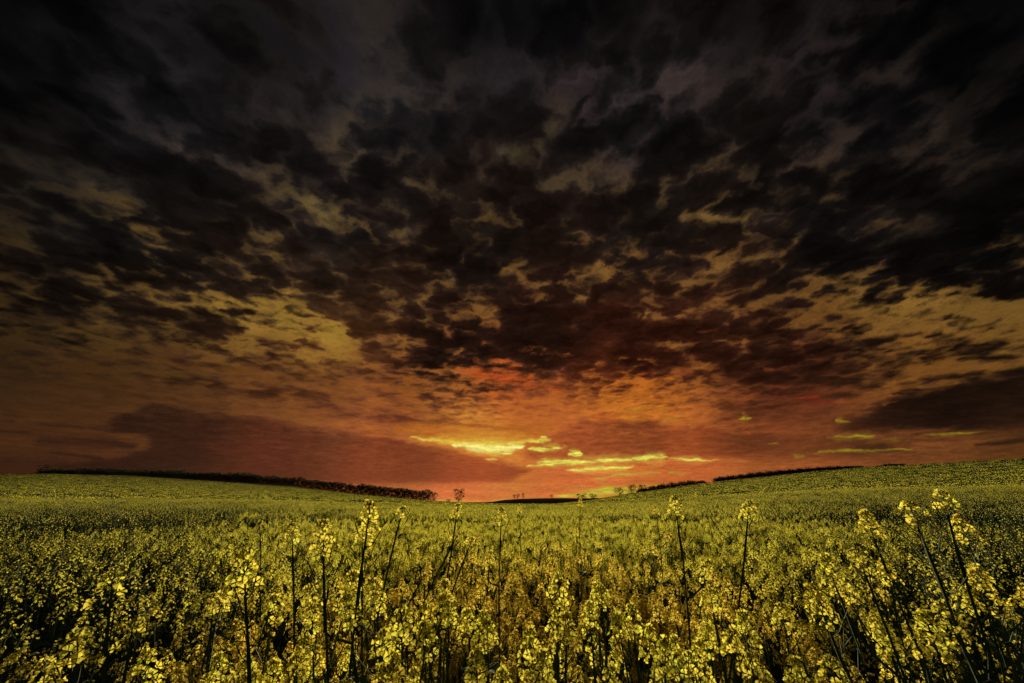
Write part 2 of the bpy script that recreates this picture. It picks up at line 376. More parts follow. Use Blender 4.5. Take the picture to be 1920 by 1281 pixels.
def sky_colour(L, A, E):
    az, el, F = L
    ra, re = np.radians(A), np.radians(E)
    sz = np.maximum(np.sin(re), 0)
    k = 1 / (sz + 0.08)
    x = np.sin(ra) * np.cos(re) * k; y = np.cos(ra) * np.cos(re) * k
    cosE = np.maximum(np.cos(re), .2)
    # the drawn layout is bent by turbulence so no outline stays clean
    wx = fbm(x * 3.2, y * 3.2, 6, .52, 3.3); wy = fbm(x * 3.2, y * 3.2, 6, .52, 41.7)
    lx = fbm(ra * 9, re * 30, 6, .58, 13.3); ly = fbm(ra * 9, re * 30, 6, .58, 47.7)
    lowk = np.clip((14 - E) / 8, 0, 1)
    ampE = np.interp(E, [0, 4, 12, 25, 60], [.12, .28, .7, 1.5, 2.5])
    A1 = A + (wx * (1 - lowk) + lx * lowk) * ampE * 2.0 / cosE; E1 = E + (wy * (1 - lowk) + ly * lowk * .8) * ampE
    G = look(az, el, F, A1, E1)
    clear, cloud, cov = G[:, 0:3], G[:, 3:6], G[:, 9]
    # the cloud deck: puffs of several sizes, their rims eroded, in the plane of the deck
    ex = fbm(x * 9, y * 9, 5, .6, 23.0); ey = fbm(x * 9, y * 9, 5, .6, 67.0)
    qx = x + .022 * wx + .030 * ex; qy = y + .022 * wy + .030 * ey
    up = np.interp(E, [0, 3, 10, 14, 18, 25], [.08, .14, .26, .55, .9, 1.0])
    big = fbm(x * 1.7, y * 1.7, 3, .5, 5.0)
    p1 = .40 - worley(qx * 6.4, qy * 6.4, 3)
    p2 = .40 - worley(qx * 15, qy * 15, 57)
    mid2 = fbm(qx * 15, qy * 15, 5, .62, 61.0)
    s = (.50 * big + 1.75 * p1 + 1.1 * p2 + .40 * mid2) * up
    th = cov + s
    t = np.clip((th - .0) / .84, 0, 1)
    T = (1 - t) ** 2.0 * np.clip(np.interp(E, [14, 26], [1, .95]) + .45 * mid2 * up, .3, 1)
    shade = np.exp((.35 * mid2 + .35 * fbm(qx * 5 + 5, qy * 5, 5, .55, 90.0)) * np.interp(E, [3, 15], [.35, 1]) - .95 * np.clip(th - .85, -.5, .6) * np.interp(E, [3, 15], [.3, 1]))
    cc = cloud * (shade * np.interp(E, [15, 26], [1.0, 1.4]))[:, None]
    wisp = np.exp(.14 * fbm(x * 6, y * 6, 5, .6, 12.0) + .16 * fbm(ra * 5, re * 60, 5, .6, 8.0) * np.interp(E, [0, 20], [1, .2]))
    ck = clear * wisp[:, None]
    # thin streaks of cloud low down
    stk = np.clip(fbm(ra * 4.5 + .5 * wx, re * 52 + .2 * wy, 6, .6, 55.0) * 1.5 - .05, 0, 1) * np.interp(E, [0, 1.5, 8, 20], [.10, .28, .22, 0])
    T = T * (1 - stk)
    col = cc + (ck - cc) * T[:, None]
    low = np.interp(E, [0, 9, 16], [1.45, 1.4, 1.0]) * np.interp(np.abs(A - 3), [22, 48], [1, .78])
    col = col * np.maximum(low, 1.0)[:, None] * np.stack([np.ones_like(E), np.interp(E, [0, 12], [1.10, 1.0]), np.interp(E, [0, 12], [1.1, 1.0])], -1)
    # rifts, drawn thin and torn by long noise
    rn = fbm(ra * 16, re * 100, 5, .58, 31.0)
    wr = fbm(ra * 40, re * 60, 4, .55, 14.0)
    G2 = look(az, el, F, A + fbm(ra * 30, re * 60, 4, .6, 71.0) * .6, E + wr * np.interp(E, [0, 4, 10], [.05, .12, .3]))
    gc, ga, gr = G2[:, 6:9], G2[:, 10], G2[:, 11]
    rv = ga + rn * (gr * 1.15 + .10) * np.clip(ga * 6, 0, 1)
    hal = (.62 * np.clip(G2[:, 12], 0, 1) * (1 + .6 * rn))[:, None]
    col = col * (1 - hal) + (col * .45 + gc * .42 + clear * .3) * hal
    m = np.clip((rv - .20) / .95, 0, 1); m = m ** .9
    lum = np.exp(.22 * fbm(ra * 45, re * 160, 4, .6, 5.0) - .5 * (1 - m))
    col = col * (1 - m[:, None]) + gc * lum[:, None] * m[:, None]
    return np.clip(col, 0, 4)

def build_sky():
    L = sky_layout()
    az = np.concatenate([np.arange(-180, -66, 3), np.arange(-66, 66, 0.11), np.arange(66, 180.1, 3)])
    el = np.concatenate([np.arange(-12, -1, 1), np.arange(-1, 14, 0.08), np.arange(14, 66, 0.12), np.arange(66, 90.1, 2)])
    A, E = np.meshgrid(az, el)
    A = A.ravel(); E = E.ravel()
    c = sky_colour(L, A, E)
    AA, EE = np.radians(A), np.radians(E)
    X = np.stack([np.sin(AA) * np.cos(EE), np.cos(AA) * np.cos(EE), np.sin(EE)], -1)
    na, ne = len(az), len(el)
    idx = np.arange(na * ne).reshape(ne, na)
    f = np.stack([idx[:-1, :-1], idx[1:, :-1], idx[1:, 1:], idx[:-1, 1:]], -1).reshape(-1, 4)
    me = mesh_np('sky', X * 4000.0, f, smooth=True)
    at_ = me.attributes.new('cloudscape', 'FLOAT_COLOR', 'POINT')
    at_.data.foreach_set('color', np.concatenate([c, np.ones((len(c), 1))], 1).astype(np.float32).ravel())
    m, nt = newmat('sunset_sky'); T = NT(nt)
    geo = T.n('ShaderNodeNewGeometry')
    fine = T.noise(T.vmath('NORMALIZE', geo.outputs['Position']), 260.0, 3, .6)
    col = T.vmath('SCALE', T.attr('cloudscape').outputs['Color'], T.maprange(fine, .3, .7, .93, 1.07))
    em = T.n('ShaderNodeEmission'); T.l(col, em.inputs[0]); em.inputs[1].default_value = 2 ** -0.6
    out = T.n('ShaderNodeOutputMaterial'); T.l(em.outputs[0], out.inputs[0])
    m.cycles.emission_sampling = 'NONE'
    me.materials.append(m)
    o = prop(link('sky', me), kind='structure')
    o.visible_shadow = False            # air: the sun's light passes through it
build_sky()

# ------------------------------------------------------------------ materials of the field
def petal_material():
    m, nt = newmat('rapeseed_petal'); T = NT(nt)
    tone = T.attr('tone').outputs['Fac']
    oi = T.n('ShaderNodeObjectInfo')
    tint = T.attr('tint'); tint.attribute_type = 'INSTANCER'      # petal colour by the plant's position, lemon to golden
    f = T.math('ADD', T.math('MULTIPLY', tone, .34), T.math('MULTIPLY', oi.outputs['Random'], .15))
    f = T.math('ADD', f, T.math('MULTIPLY', tint.outputs['Fac'], .45), clamp=True)
    col = T.mix(f, (0.75, 0.77, 0.11, 1), (0.92, 0.62, 0.10, 1))
    d = T.n('ShaderNodeBsdfDiffuse'); T.l(col, d.inputs[0])
    t = T.n('ShaderNodeBsdfTranslucent'); T.l(col, t.inputs[0])
    mx = T.n('ShaderNodeMixShader'); mx.inputs[0].default_value = .60
    T.l(d.outputs[0], mx.inputs[1]); T.l(t.outputs[0], mx.inputs[2])
    out = T.n('ShaderNodeOutputMaterial'); T.l(mx.outputs[0], out.inputs[0])
    return m
def plain(name, c1, c2=None, scale=30.0, rough=.7, trans=0.0, spec=.3):
    m, nt = newmat(name); T = NT(nt)
    geo = T.n('ShaderNodeNewGeometry')
    n = T.noise(geo.outputs['Position'], scale, 4, .6)
    oi = T.n('ShaderNodeObjectInfo')
    f = T.math('ADD', T.maprange(n, .3, .7, 0, .7), T.math('MULTIPLY', oi.outputs['Random'], .3), clamp=True)
    col = T.mix(f, (*c1, 1), (*(c2 or c1), 1))
    b = T.n('ShaderNodeBsdfPrincipled')
    T.l(col, b.inputs['Base Color']); b.inputs['Roughness'].default_value = rough
    b.inputs['Specular IOR Level'].default_value = spec
    out = T.n('ShaderNodeOutputMaterial')
    if trans > 0:
        t = T.n('ShaderNodeBsdfTranslucent'); T.l(col, t.inputs[0])
        mx = T.n('ShaderNodeMixShader'); mx.inputs[0].default_value = trans
        T.l(b.outputs[0], mx.inputs[1]); T.l(t.outputs[0], mx.inputs[2]); T.l(mx.outputs[0], out.inputs[0])
    else:
        T.l(b.outputs[0], out.inputs[0])
    return m
M_PETAL = petal_material()
M_BUD = plain('flower_bud', (.22, .24, .03), (.32, .30, .04), 200, .6, .2)
M_STEM = plain('rapeseed_stem', (.026, .046, .013), (.050, .080, .024), 60, .75, 0, .1)
M_LEAF = plain('rapeseed_leaf', (.030, .060, .018), (.050, .085, .028), 40, .7, .25, .1)
M_SOIL = plain('field_ground', (.020, .024, .010), (.040, .042, .016), 1.5, 1.0, 0, 0.0)
M_BARK = plain('tree_bark', (.030, .022, .016), (.055, .040, .028), 8, .9)
M_TREE = plain('tree_foliage', (.020, .026, .010), (.045, .046, .018), 1.2, .8, .15)
M_CEDAR = plain('cedar_foliage', (.016, .026, .014), (.026, .036, .018), 1.5, .8)
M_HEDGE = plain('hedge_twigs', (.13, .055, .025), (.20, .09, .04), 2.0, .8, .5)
M_HILL = plain('far_hill_grass', (.030, .028, .012), (.045, .038, .016), .02, 1.0, 0, 0.0)
PMATS = [M_PETAL, M_BUD, M_STEM, M_LEAF]

# ------------------------------------------------------------------ lie of the land
SKY_EDGE = [(-120, 893), (0, 889), (100, 888), (250, 892), (400, 901), (550, 912), (700, 929), (820, 940), (900, 944), (960, 945), (1040, 945), (1110, 938),
            (1170, 927), (1250, 916), (1320, 906), (1420, 895), (1540, 883), (1660, 874), (1800, 867), (1920, 860), (2040, 856)]
CROP = 1.06
_ea = [azel(x, y) for x, y in SKY_EDGE]
EDGE_AZ = np.array([-180, -120, -80] + [a for a, e in _ea] + [80, 120, 180])
EDGE_EL = np.array([0.0, 1.0, 2.5] + [e for a, e in _ea] + [4.5, 2.0, 0.0])
DIST_AZ = np.array([-180, -90, -50, -20, -8, 0, 10, 20, 50, 90, 180])
DIST = np.array([160, 260, 320, 320, 260, 200, 170, 155, 140, 140, 160.0])
def ridge(a): return np.interp(a, DIST_AZ, DIST)
def ground_z(x, y):
    x = np.asarray(x, float); y = np.asarray(y, float)
    r = np.hypot(x, y); a = np.degrees(np.arctan2(x, y))
    D = ridge(a); el = np.interp(a, EDGE_AZ, EDGE_EL)
    g = CAM_H - CROP + D * np.tan(np.radians(el))
    t = r / D
    inner = g * np.clip(t, 0, 1) ** 1.6
    fall = np.clip(r - D, 0, None)
    outer = -8 + (g + 8) * np.exp(-(fall / 150.0) ** 1.35)
    z = np.where(t <= 1, inner, outer)
    return z + .05 * np.sin(x * .31 + 1) * np.sin(y * .27) * np.clip(r / 20, 0, 1)

def build_ground():
    az = np.concatenate([np.arange(-180, -64, 4), np.arange(-64, 64, .8), np.arange(64, 180.1, 4)])
    rr = np.concatenate([[0.0], np.geomspace(.4, 10, 14), np.linspace(12, 400, 130), np.geomspace(420, 9000, 24)])
    A, RR = np.meshgrid(np.radians(az), rr)
    X, Y = RR * np.sin(A), RR * np.cos(A)
    Z = ground_z(X, Y)
    na, nr = len(az), len(rr)
    idx = np.arange(na * nr).reshape(nr, na)
    f = np.stack([idx[:-1, :-1], idx[:-1, 1:], idx[1:, 1:], idx[1:, :-1]], -1).reshape(-1, 4)
    me = mesh_np('ground', np.stack([X, Y, Z], -1).reshape(-1, 3), f, M_SOIL, smooth=True)
    prop(link('ground', me), kind='structure')
build_ground()

def build_hill():
    prof = [(905, 942.5), (925, 940.5), (945, 937.5), (975, 935.5), (1010, 934.5), (1050, 934), (1100, 934.5), (1150, 934), (1210, 930), (1260, 925)]
    v = []; f = []
    for i, (x, y) in enumerate(prof):
        top = at(x, y, 560); fr = at(x, y, 430); bk = at(x, y, 760)
        m1 = at(x, y, 500)
        v += [(fr.x, fr.y, -9), (m1.x, m1.y, -9 + (top.z + 9) * .72), (top.x, top.y, top.z), (bk.x, bk.y, -9)]
        if i:
            b = 4 * i
            for k in range(3): f.append((b - 4 + k, b + k, b + k + 1, b - 3 + k))
    prop(link('hill', mesh_np('hill', v, f, M_HILL, smooth=True)), kind='structure')
build_hill()

# ------------------------------------------------------------------ mesh building kit
class MB:
    def __init__(s): s.v = []; s.f = []; s.m = []; s.t = []
    def add(s, vs, fs, mat, tone=0.0):
        b = len(s.v); s.v.extend(vs); s.t.extend([tone] * len(vs))
        for q in fs: s.f.append(tuple(b + i for i in q)); s.m.append(mat)
    def tube(s, pts, rad, mat, n=4):
        b = len(s.v); k = len(pts)
        for i, p in enumerate(pts):
            d = (pts[min(i + 1, k - 1)] - pts[max(i - 1, 0)])
            d = d.normalized() if d.length > 1e-9 else Vector((0, 0, 1))
            u = d.cross(Vector((.31, .95, .05))); u = u.normalized() if u.length > 1e-4 else d.cross(Vector((1, 0, 0))).normalized()
            w = d.cross(u)
            for j in range(n):
                a = 2 * math.pi * j / n
                s.v.append(p + (u * math.cos(a) + w * math.sin(a)) * rad[i]); s.t.append(0)
        for i in range(k - 1):
            for j in range(n):
                s.f.append((b + i * n + j, b + i * n + (j + 1) % n, b + (i + 1) * n + (j + 1) % n, b + (i + 1) * n + j)); s.m.append(mat)
    def mesh(s, name, mats):
        me = bpy.data.meshes.new(name)
        me.from_pydata([tuple(p) for p in s.v], [], s.f)
        for mm in mats: me.materials.append(mm)
        me.polygons.foreach_set('material_index', np.array(s.m, dtype=np.int32))
        a = me.attributes.new('tone', 'FLOAT', 'POINT'); a.data.foreach_set('value', np.array(s.t, dtype=np.float32))
        me.update()
        return me
def frame(z):
    z = z.normalized()
    x = z.cross(Vector((.2, .1, .97))) if abs(z.z) < .95 else z.cross(Vector((1, 0, 0)))
    x.normalize(); y = z.cross(x)
    return Matrix((x, y, z)).transposed()

PET = [(.0006, .0005, .0), (.0023, .0009, .0005), (.0040, .0026, .0013), (.0055, .0032, .0015), (.0067, .0021, .0009)]
def flower_geo(rnd, detail=2):
    """four notched petals in a cross round a small green-yellow centre, facing +Z"""
    vs, fs = [], []
    cup = rnd.uniform(-.05, .75); tw = rnd.uniform(-.15, .15)
    for k in range(4):
        a = k * math.pi / 2 + rnd.uniform(-.14, .14) + tw
        up = cup + rnd.uniform(-.22, .22); roll = rnd.uniform(-.35, .35)
        ca, sa = math.cos(a), math.sin(a); b = len(vs); sc = rnd.uniform(.88, 1.12)
        rows = PET if detail == 2 else ([PET[0], PET[2], PET[4]] if detail == 1 else [PET[0], PET[3]])
        def put(r, w, h):
            r *= sc; w *= sc
            z = r * math.sin(up) + h + w * math.sin(roll); rr_ = r * math.cos(up)
            vs.append(Vector((rr_ * ca - w * sa, rr_ * sa + w * ca, z)))
        for r, w, h in rows: put(r, w, h); put(r, -w, h)
        for i in range(len(rows) - 1): fs.append((b + 2 * i, b + 2 * i + 1, b + 2 * i + 3, b + 2 * i + 2))
        if detail == 2:
            put(.0070, 0.0, .0003); fs.append((b + 8, b + 9, b + 10))
    return vs, fs
def centre_geo():
    vs = [Vector((.0016, 0, 0)), Vector((0, .0016, 0)), Vector((-.0016, 0, 0)), Vector((0, -.0016, 0)), Vector((0, 0, .0052))]
    return vs, [(0, 1, 4), (1, 2, 4), (2, 3, 4), (3, 0, 4)]
def flower_mesh(seed):
    rnd = random.Random(seed); b = MB()
    vs, fs = flower_geo(rnd); b.add(vs, fs, 0, rnd.random())
    vs, fs = centre_geo(); b.add(vs, fs, 1)
    return b.mesh('flower', PMATS)

def head_plan(rnd, n, L=.055, wide=1.0):
    """where each flower of a raceme sits: base on axis, flower centre, outward direction"""
    out = []
    for i in range(n):
        t = (i + .5) / n
        a = i * 2.39996 + rnd.uniform(-.25, .25)
        h = L * (1 - t) ** .9
        tilt = R(30 + 62 * t + rnd.uniform(-12, 12))
        ln = (.0075 + .0120 * t) * wide * rnd.uniform(.85, 1.15)
        d = Vector((math.cos(a) * math.sin(tilt), math.sin(a) * math.sin(tilt), math.cos(tilt)))
        base = Vector((0, 0, h)); c = base + d * ln
        face = (d + Vector((0, 0, rnd.uniform(-.1, .55)))).normalized()
        out.append((base, c, face, a))
    return out
def add_head(b, rnd, n, detail, flowers=True, pods=8, L=.055, size=1.0, M=None):
    """adds a raceme (stalk, buds, flowers, young pods); returns flower places when flowers are separate"""
    M = M or Matrix.Identity(4)
    R3 = M.to_3x3()
    tf = lambda vs: [M @ v for v in vs]
    b.tube(tf([Vector((0, 0, -.10)), Vector((.001, 0, -.04)), Vector((0, .001, 0)), Vector((0, 0, L * 1.02))]), [.0019, .0017, .0013, .0007], 2, 3)
    plan = head_plan(rnd, n, L)
    for base, c, face, a in plan:
        if detail > 0: b.tube(tf([base, base.lerp(c, .6) + Vector((0, 0, .0015)), c]), [.0005, .0004, .0005], 2, 3)
        if flowers:
            F = frame(face); sp = Matrix.Rotation(rnd.uniform(0, 6.28), 3, 'Z')
            vs, fs = flower_geo(rnd, detail)
            b.add(tf([c + F @ (sp @ v) * size for v in vs]), fs, 0, rnd.random())
            if detail == 2:
                vs, fs = centre_geo(); b.add(tf([c + F @ v for v in vs]), fs, 1)
    for i in range(10 if detail == 2 else 4):        # closed buds crowd the tip
        a = i * 2.4; rr_ = .0035 * math.sqrt(i)
        p = Vector((rr_ * math.cos(a) * .8, rr_ * math.sin(a) * .8, L + .008 - rr_ * .55))
        w, h = .0016, .0036
        d = Vector((math.cos(a) * .3, math.sin(a) * .3, 1)).normalized(); F = frame(d)
        vs = [Vector((w, 0, 0)), Vector((0, w, 0)), Vector((-w, 0, 0)), Vector((0, -w, 0)), Vector((0, 0, h)), Vector((0, 0, -h))]
        b.add(tf([p + F @ v for v in vs]), [(0, 1, 4), (1, 2, 4), (2, 3, 4), (3, 0, 4), (1, 0, 5), (2, 1, 5), (3, 2, 5), (0, 3, 5)], 1, .3)
    for i in range(pods):
        a = i * 2.6 + rnd.uniform(-.3, .3); z = -.008 - .011 * i
        t1 = R(rnd.uniform(55, 75)); d1 = Vector((math.cos(a) * math.sin(t1), math.sin(a) * math.sin(t1), math.cos(t1)))
        t2 = R(rnd.uniform(20, 48)); d2 = Vector((math.cos(a) * math.sin(t2), math.sin(a) * math.sin(t2), math.cos(t2)))
        p0 = Vector((0, 0, z)); p1 = p0 + d1 * .016; ln = rnd.uniform(.018, .042)
        b.tube(tf([p0, p1, p1 + d2 * ln * .5, p1 + d2 * ln]), [.0006, .0007, .0011, .0003], 2, 3)
    return plan
HEADS = []
for s in range(14):                              # from nearly over, mostly pods, to full bloom
    b = MB(); add_head(b, random.Random(100 + s), 4 + int(s * 1.9) + s % 2, 2, True, 13 - s // 2, .024 + .0016 * s)
    HEADS.append(b.mesh('flower_head', PMATS))
HEADS_OPEN = []                                  # the same racemes with every flower an object of its own
for s in range(5):
    b = MB(); plan = add_head(b, random.Random(300 + s), 16 + 2 * s, 2, False, 7, .034 + .003 * s)
    HEADS_OPEN.append((b.mesh('flower_head', PMATS), plan))
FLOWERS = [flower_mesh(500 + i) for i in range(8)]
b = MB(); add_head(b, random.Random(41), 5, 2, True, 24, .02); HEAD_TIP = b.mesh('flower_head', PMATS)

def leaf_mesh(seed, L=.16):
    rnd = random.Random(seed); b = MB(); vs = []; n = 6
    for i in range(n + 1):
        t = i / n; w = .036 * L / .16 * (math.sin(math.pi * min(1, t * .93 + .09)) ** .8) + (.008 if i == 0 else 0)
        y = L * t; z = -.35 * L * t * t + .004 * math.sin(9 * t)
        wob = .004 * math.sin(i * 2.1 + seed)
        vs += [Vector((-w, y, z + .25 * w + wob)), Vector((0, y, z)), Vector((w, y, z + .25 * w - wob))]
    fs = []
    for i in range(n):
        for k in range(2): fs.append((3 * i + k, 3 * i + k + 1, 3 * i + k + 4, 3 * i + k + 3))
    b.add(vs, fs, 3)
    return b.mesh('leaf', PMATS)
LEAVES = [leaf_mesh(1, .17), leaf_mesh(2, .11), leaf_mesh(5, .22)]

H0 = 1.20
def stem_plan(rnd, nb, lowest=.48, spread=1.0):
    """main stem and side shoots of one plant of height H0; returns lines and the frames of the shoot ends"""
    bx, by = rnd.uniform(-.05, .05), rnd.uniform(-.05, .05)
    def main(t): return Vector((bx * t * t + .012 * math.sin(5 * t + bx * 90), by * t * t + .012 * math.cos(4 * t), H0 * t - .05 * (t > .99)))
    P = [main(t) for t in (0, .2, .4, .55, .68, .8, .9)] ; top = main(1.0); P.append(Vector((top.x, top.y, H0 - .055)))
    lines = [(P, [.0044, .0039, .0033, .0028, .0023, .0019, .0016, .0013])]
    d = (P[-1] - P[-2]).normalized(); ends = [(P[-1], d)]
    a0 = rnd.uniform(0, 6.28)
    for i in range(nb):
        t = lowest + (.88 - lowest) * (i + rnd.uniform(.1, .9)) / nb
        p0 = main(t); a = a0 + i * 2.2 + rnd.uniform(-.4, .4)
        he = H0 - .055 - rnd.uniform(.0, .19)
        ln = max(.10, he - p0.z); out = rnd.uniform(.22, .55) * spread
        o = Vector((math.cos(a), math.sin(a), 0)); s2 = Vector((-math.sin(a), math.cos(a), 0)) * rnd.uniform(-.03, .03)
        pts = [p0 + o * ln * out * k_ + s2 * k_ * (1 - k_) * 3 + Vector((0, 0, ln * z_)) for k_, z_ in ((0, 0), (.34, .18), (.66, .45), (.88, .74), (.97, 1.0))]
        lines.append((pts, [.0022, .0020, .0017, .0015, .0013])); ends.append((pts[-1], (pts[-1] - pts[-2]).normalized()))
    return lines, ends
STEMS = []
for s in range(12):
    rnd = random.Random(900 + s); lines, ends = stem_plan(rnd, 5 + s % 4)
    b = MB()
    for P, r_ in lines: b.tube(P, r_, 2, 5)
    lv = []
    for k in range(4):
        t = .25 + .14 * k; a = rnd.uniform(0, 6.28); P = lines[0][0]
        z = t * H0; i = min(range(len(P)), key=lambda j: abs(P[j].z - z))
        lv.append((P[i].copy(), a, k % 3, rnd.uniform(.1, .7)))
    STEMS.append((b.mesh('stem', PMATS), ends, lv))

SLIM = []
for s in range(6):
    rnd = random.Random(1900 + s); lines, ends = stem_plan(rnd, s % 2, .66, .8)
    for i in range(1, len(ends)):
        P = lines[i][0]
        for q in P: q.z -= (q.z - P[0].z) * .6
        ends[i] = (P[-1], (P[-1] - P[-2]).normalized())
    b = MB()
    for P, r_ in lines: b.tube(P, r_, 2, 5)
    SLIM.append((b.mesh('stem', PMATS), ends, [(lines[0][0][2].copy(), s * 1.3, 0, .4), (lines[0][0][4].copy(), s * 2.1 + 1, 1, .3)]))
def bloom(x, y):
    """how fully the crop is in flower: uneven over the field, thinned at the sides to imitate shade"""
    x = np.asarray(x, float); y = np.asarray(y, float)
    r = np.hypot(x, y); a = np.degrees(np.arctan2(x, y))
    b = 1.0 - 1.0 * np.clip((np.abs(a - 2) - 15) / 30, 0, 1) * np.clip((32 - r) / 20, 0, 1)
    b = b - .70 * np.clip((r - 7) / 22, 0, 1) + .20 * np.clip((r - 42) / 6, 0, 1)  # fewer flowers far off, so the distance reads darker
    b = b + .16 * pnoise(x * .8 + 3, y * .8) * np.clip((9 - r) / 6, 0, 1) + .10 * pnoise(x * .06, y * .06 + 9)
    for px, py, d, w, k in ((1582, 1045, 1.25, .45, .7), (472, 1110, .95, .25, .5), (742, 1095, .9, .3, .3), (1180, 1130, 1.0, .35, .3),
                            (300, 925, 110, 45, .5), (1430, 897, 105, 30, .7), (1690, 905, 60, 18, .7)):
        q = at(px, py, d); b = b + k * np.exp(-((x - q.x) ** 2 + (y - q.y) ** 2) / w ** 2)  # fuller spots stand in for pools of light
    return b
def tint_map(x, y):
    x = np.asarray(x, float); y = np.asarray(y, float)
    g = .04 + .22 * pnoise(x * 1.1 + 40, y * 1.1)
    for px, py, d, w, k in ((860, 1010, 2.3, .8, .75), (1180, 1005, 2.6, .8, .75), (580, 1010, 1.8, .5, .8), (1300, 1020, 2.2, .6, .5), (1000, 1000, 3.6, 1.0, .45), (1800, 1010, 1.8, .7, .4), (300, 1000, 2.5, .8, .4)):
        q = at(px, py, d); g = g + k * np.exp(-((x - q.x) ** 2 + (y - q.y) ** 2) / w ** 2)
    return np.clip(g, 0, 1)
PLANT_LABEL = 'flowering rapeseed plant of ordinary height in the thick of the crop nearest the camera'
GROUP = 'rapeseed plants at the near edge of the field'
def orient(d, spin):
    return (frame(d) @ Matrix.Rotation(spin, 3, 'Z')).to_4x4()
def pick(rnd, full):
    return int(min(len(HEADS) - 1, max(0, rnd.gauss(full, .22) * len(HEADS))))
def make_plant(loc, H, rot, seed, label=PLANT_LABEL, open_heads=0, tip=False, sizes=1.0, leaves=True, full=1.0, stems=None):
    rnd = random.Random(seed)
    ss = stems or STEMS; sm, ends, lv = ss[seed % len(ss)]
    r = bpy.data.objects.new('rapeseed_plant', None); COL.objects.link(r)
    r.empty_display_size = .1
    r.location = loc; r.rotation_euler = rot; k = H / H0; r.scale = (k, k, k)
    prop(r, label, 'plant', GROUP)
    ag = float(tint_map(loc[0], loc[1]))
    link('stem', sm, r)
    for i, (p, d) in enumerate(ends):
        M = Matrix.Translation(p) @ orient((d + Vector((0, 0, .6))).normalized(), rnd.uniform(0, 6.28))
        if i < open_heads:
            hm, plan = HEADS_OPEN[rnd.randrange(len(HEADS_OPEN))]
            h = link('flower_head', hm, r)
            for base, c, face, a in plan:
                fo = link('flower', FLOWERS[rnd.randrange(len(FLOWERS))], h)
                fo['tint'] = ag
                fo.matrix_basis = Matrix.Translation(c) @ orient(face, rnd.uniform(0, 6.28))
        else:
            h = link('flower_head', HEAD_TIP if tip else HEADS[pick(rnd, full)], r)
        sc = sizes * rnd.uniform(.9, 1.15) / k
        h.matrix_basis = M @ Matrix.Scale(sc, 4); h['tint'] = ag
    if leaves:
        for p, a, w, up in lv:
            l = link('leaf', LEAVES[w], r); l.location = p; l.rotation_euler = (up, 0, a)
    return r

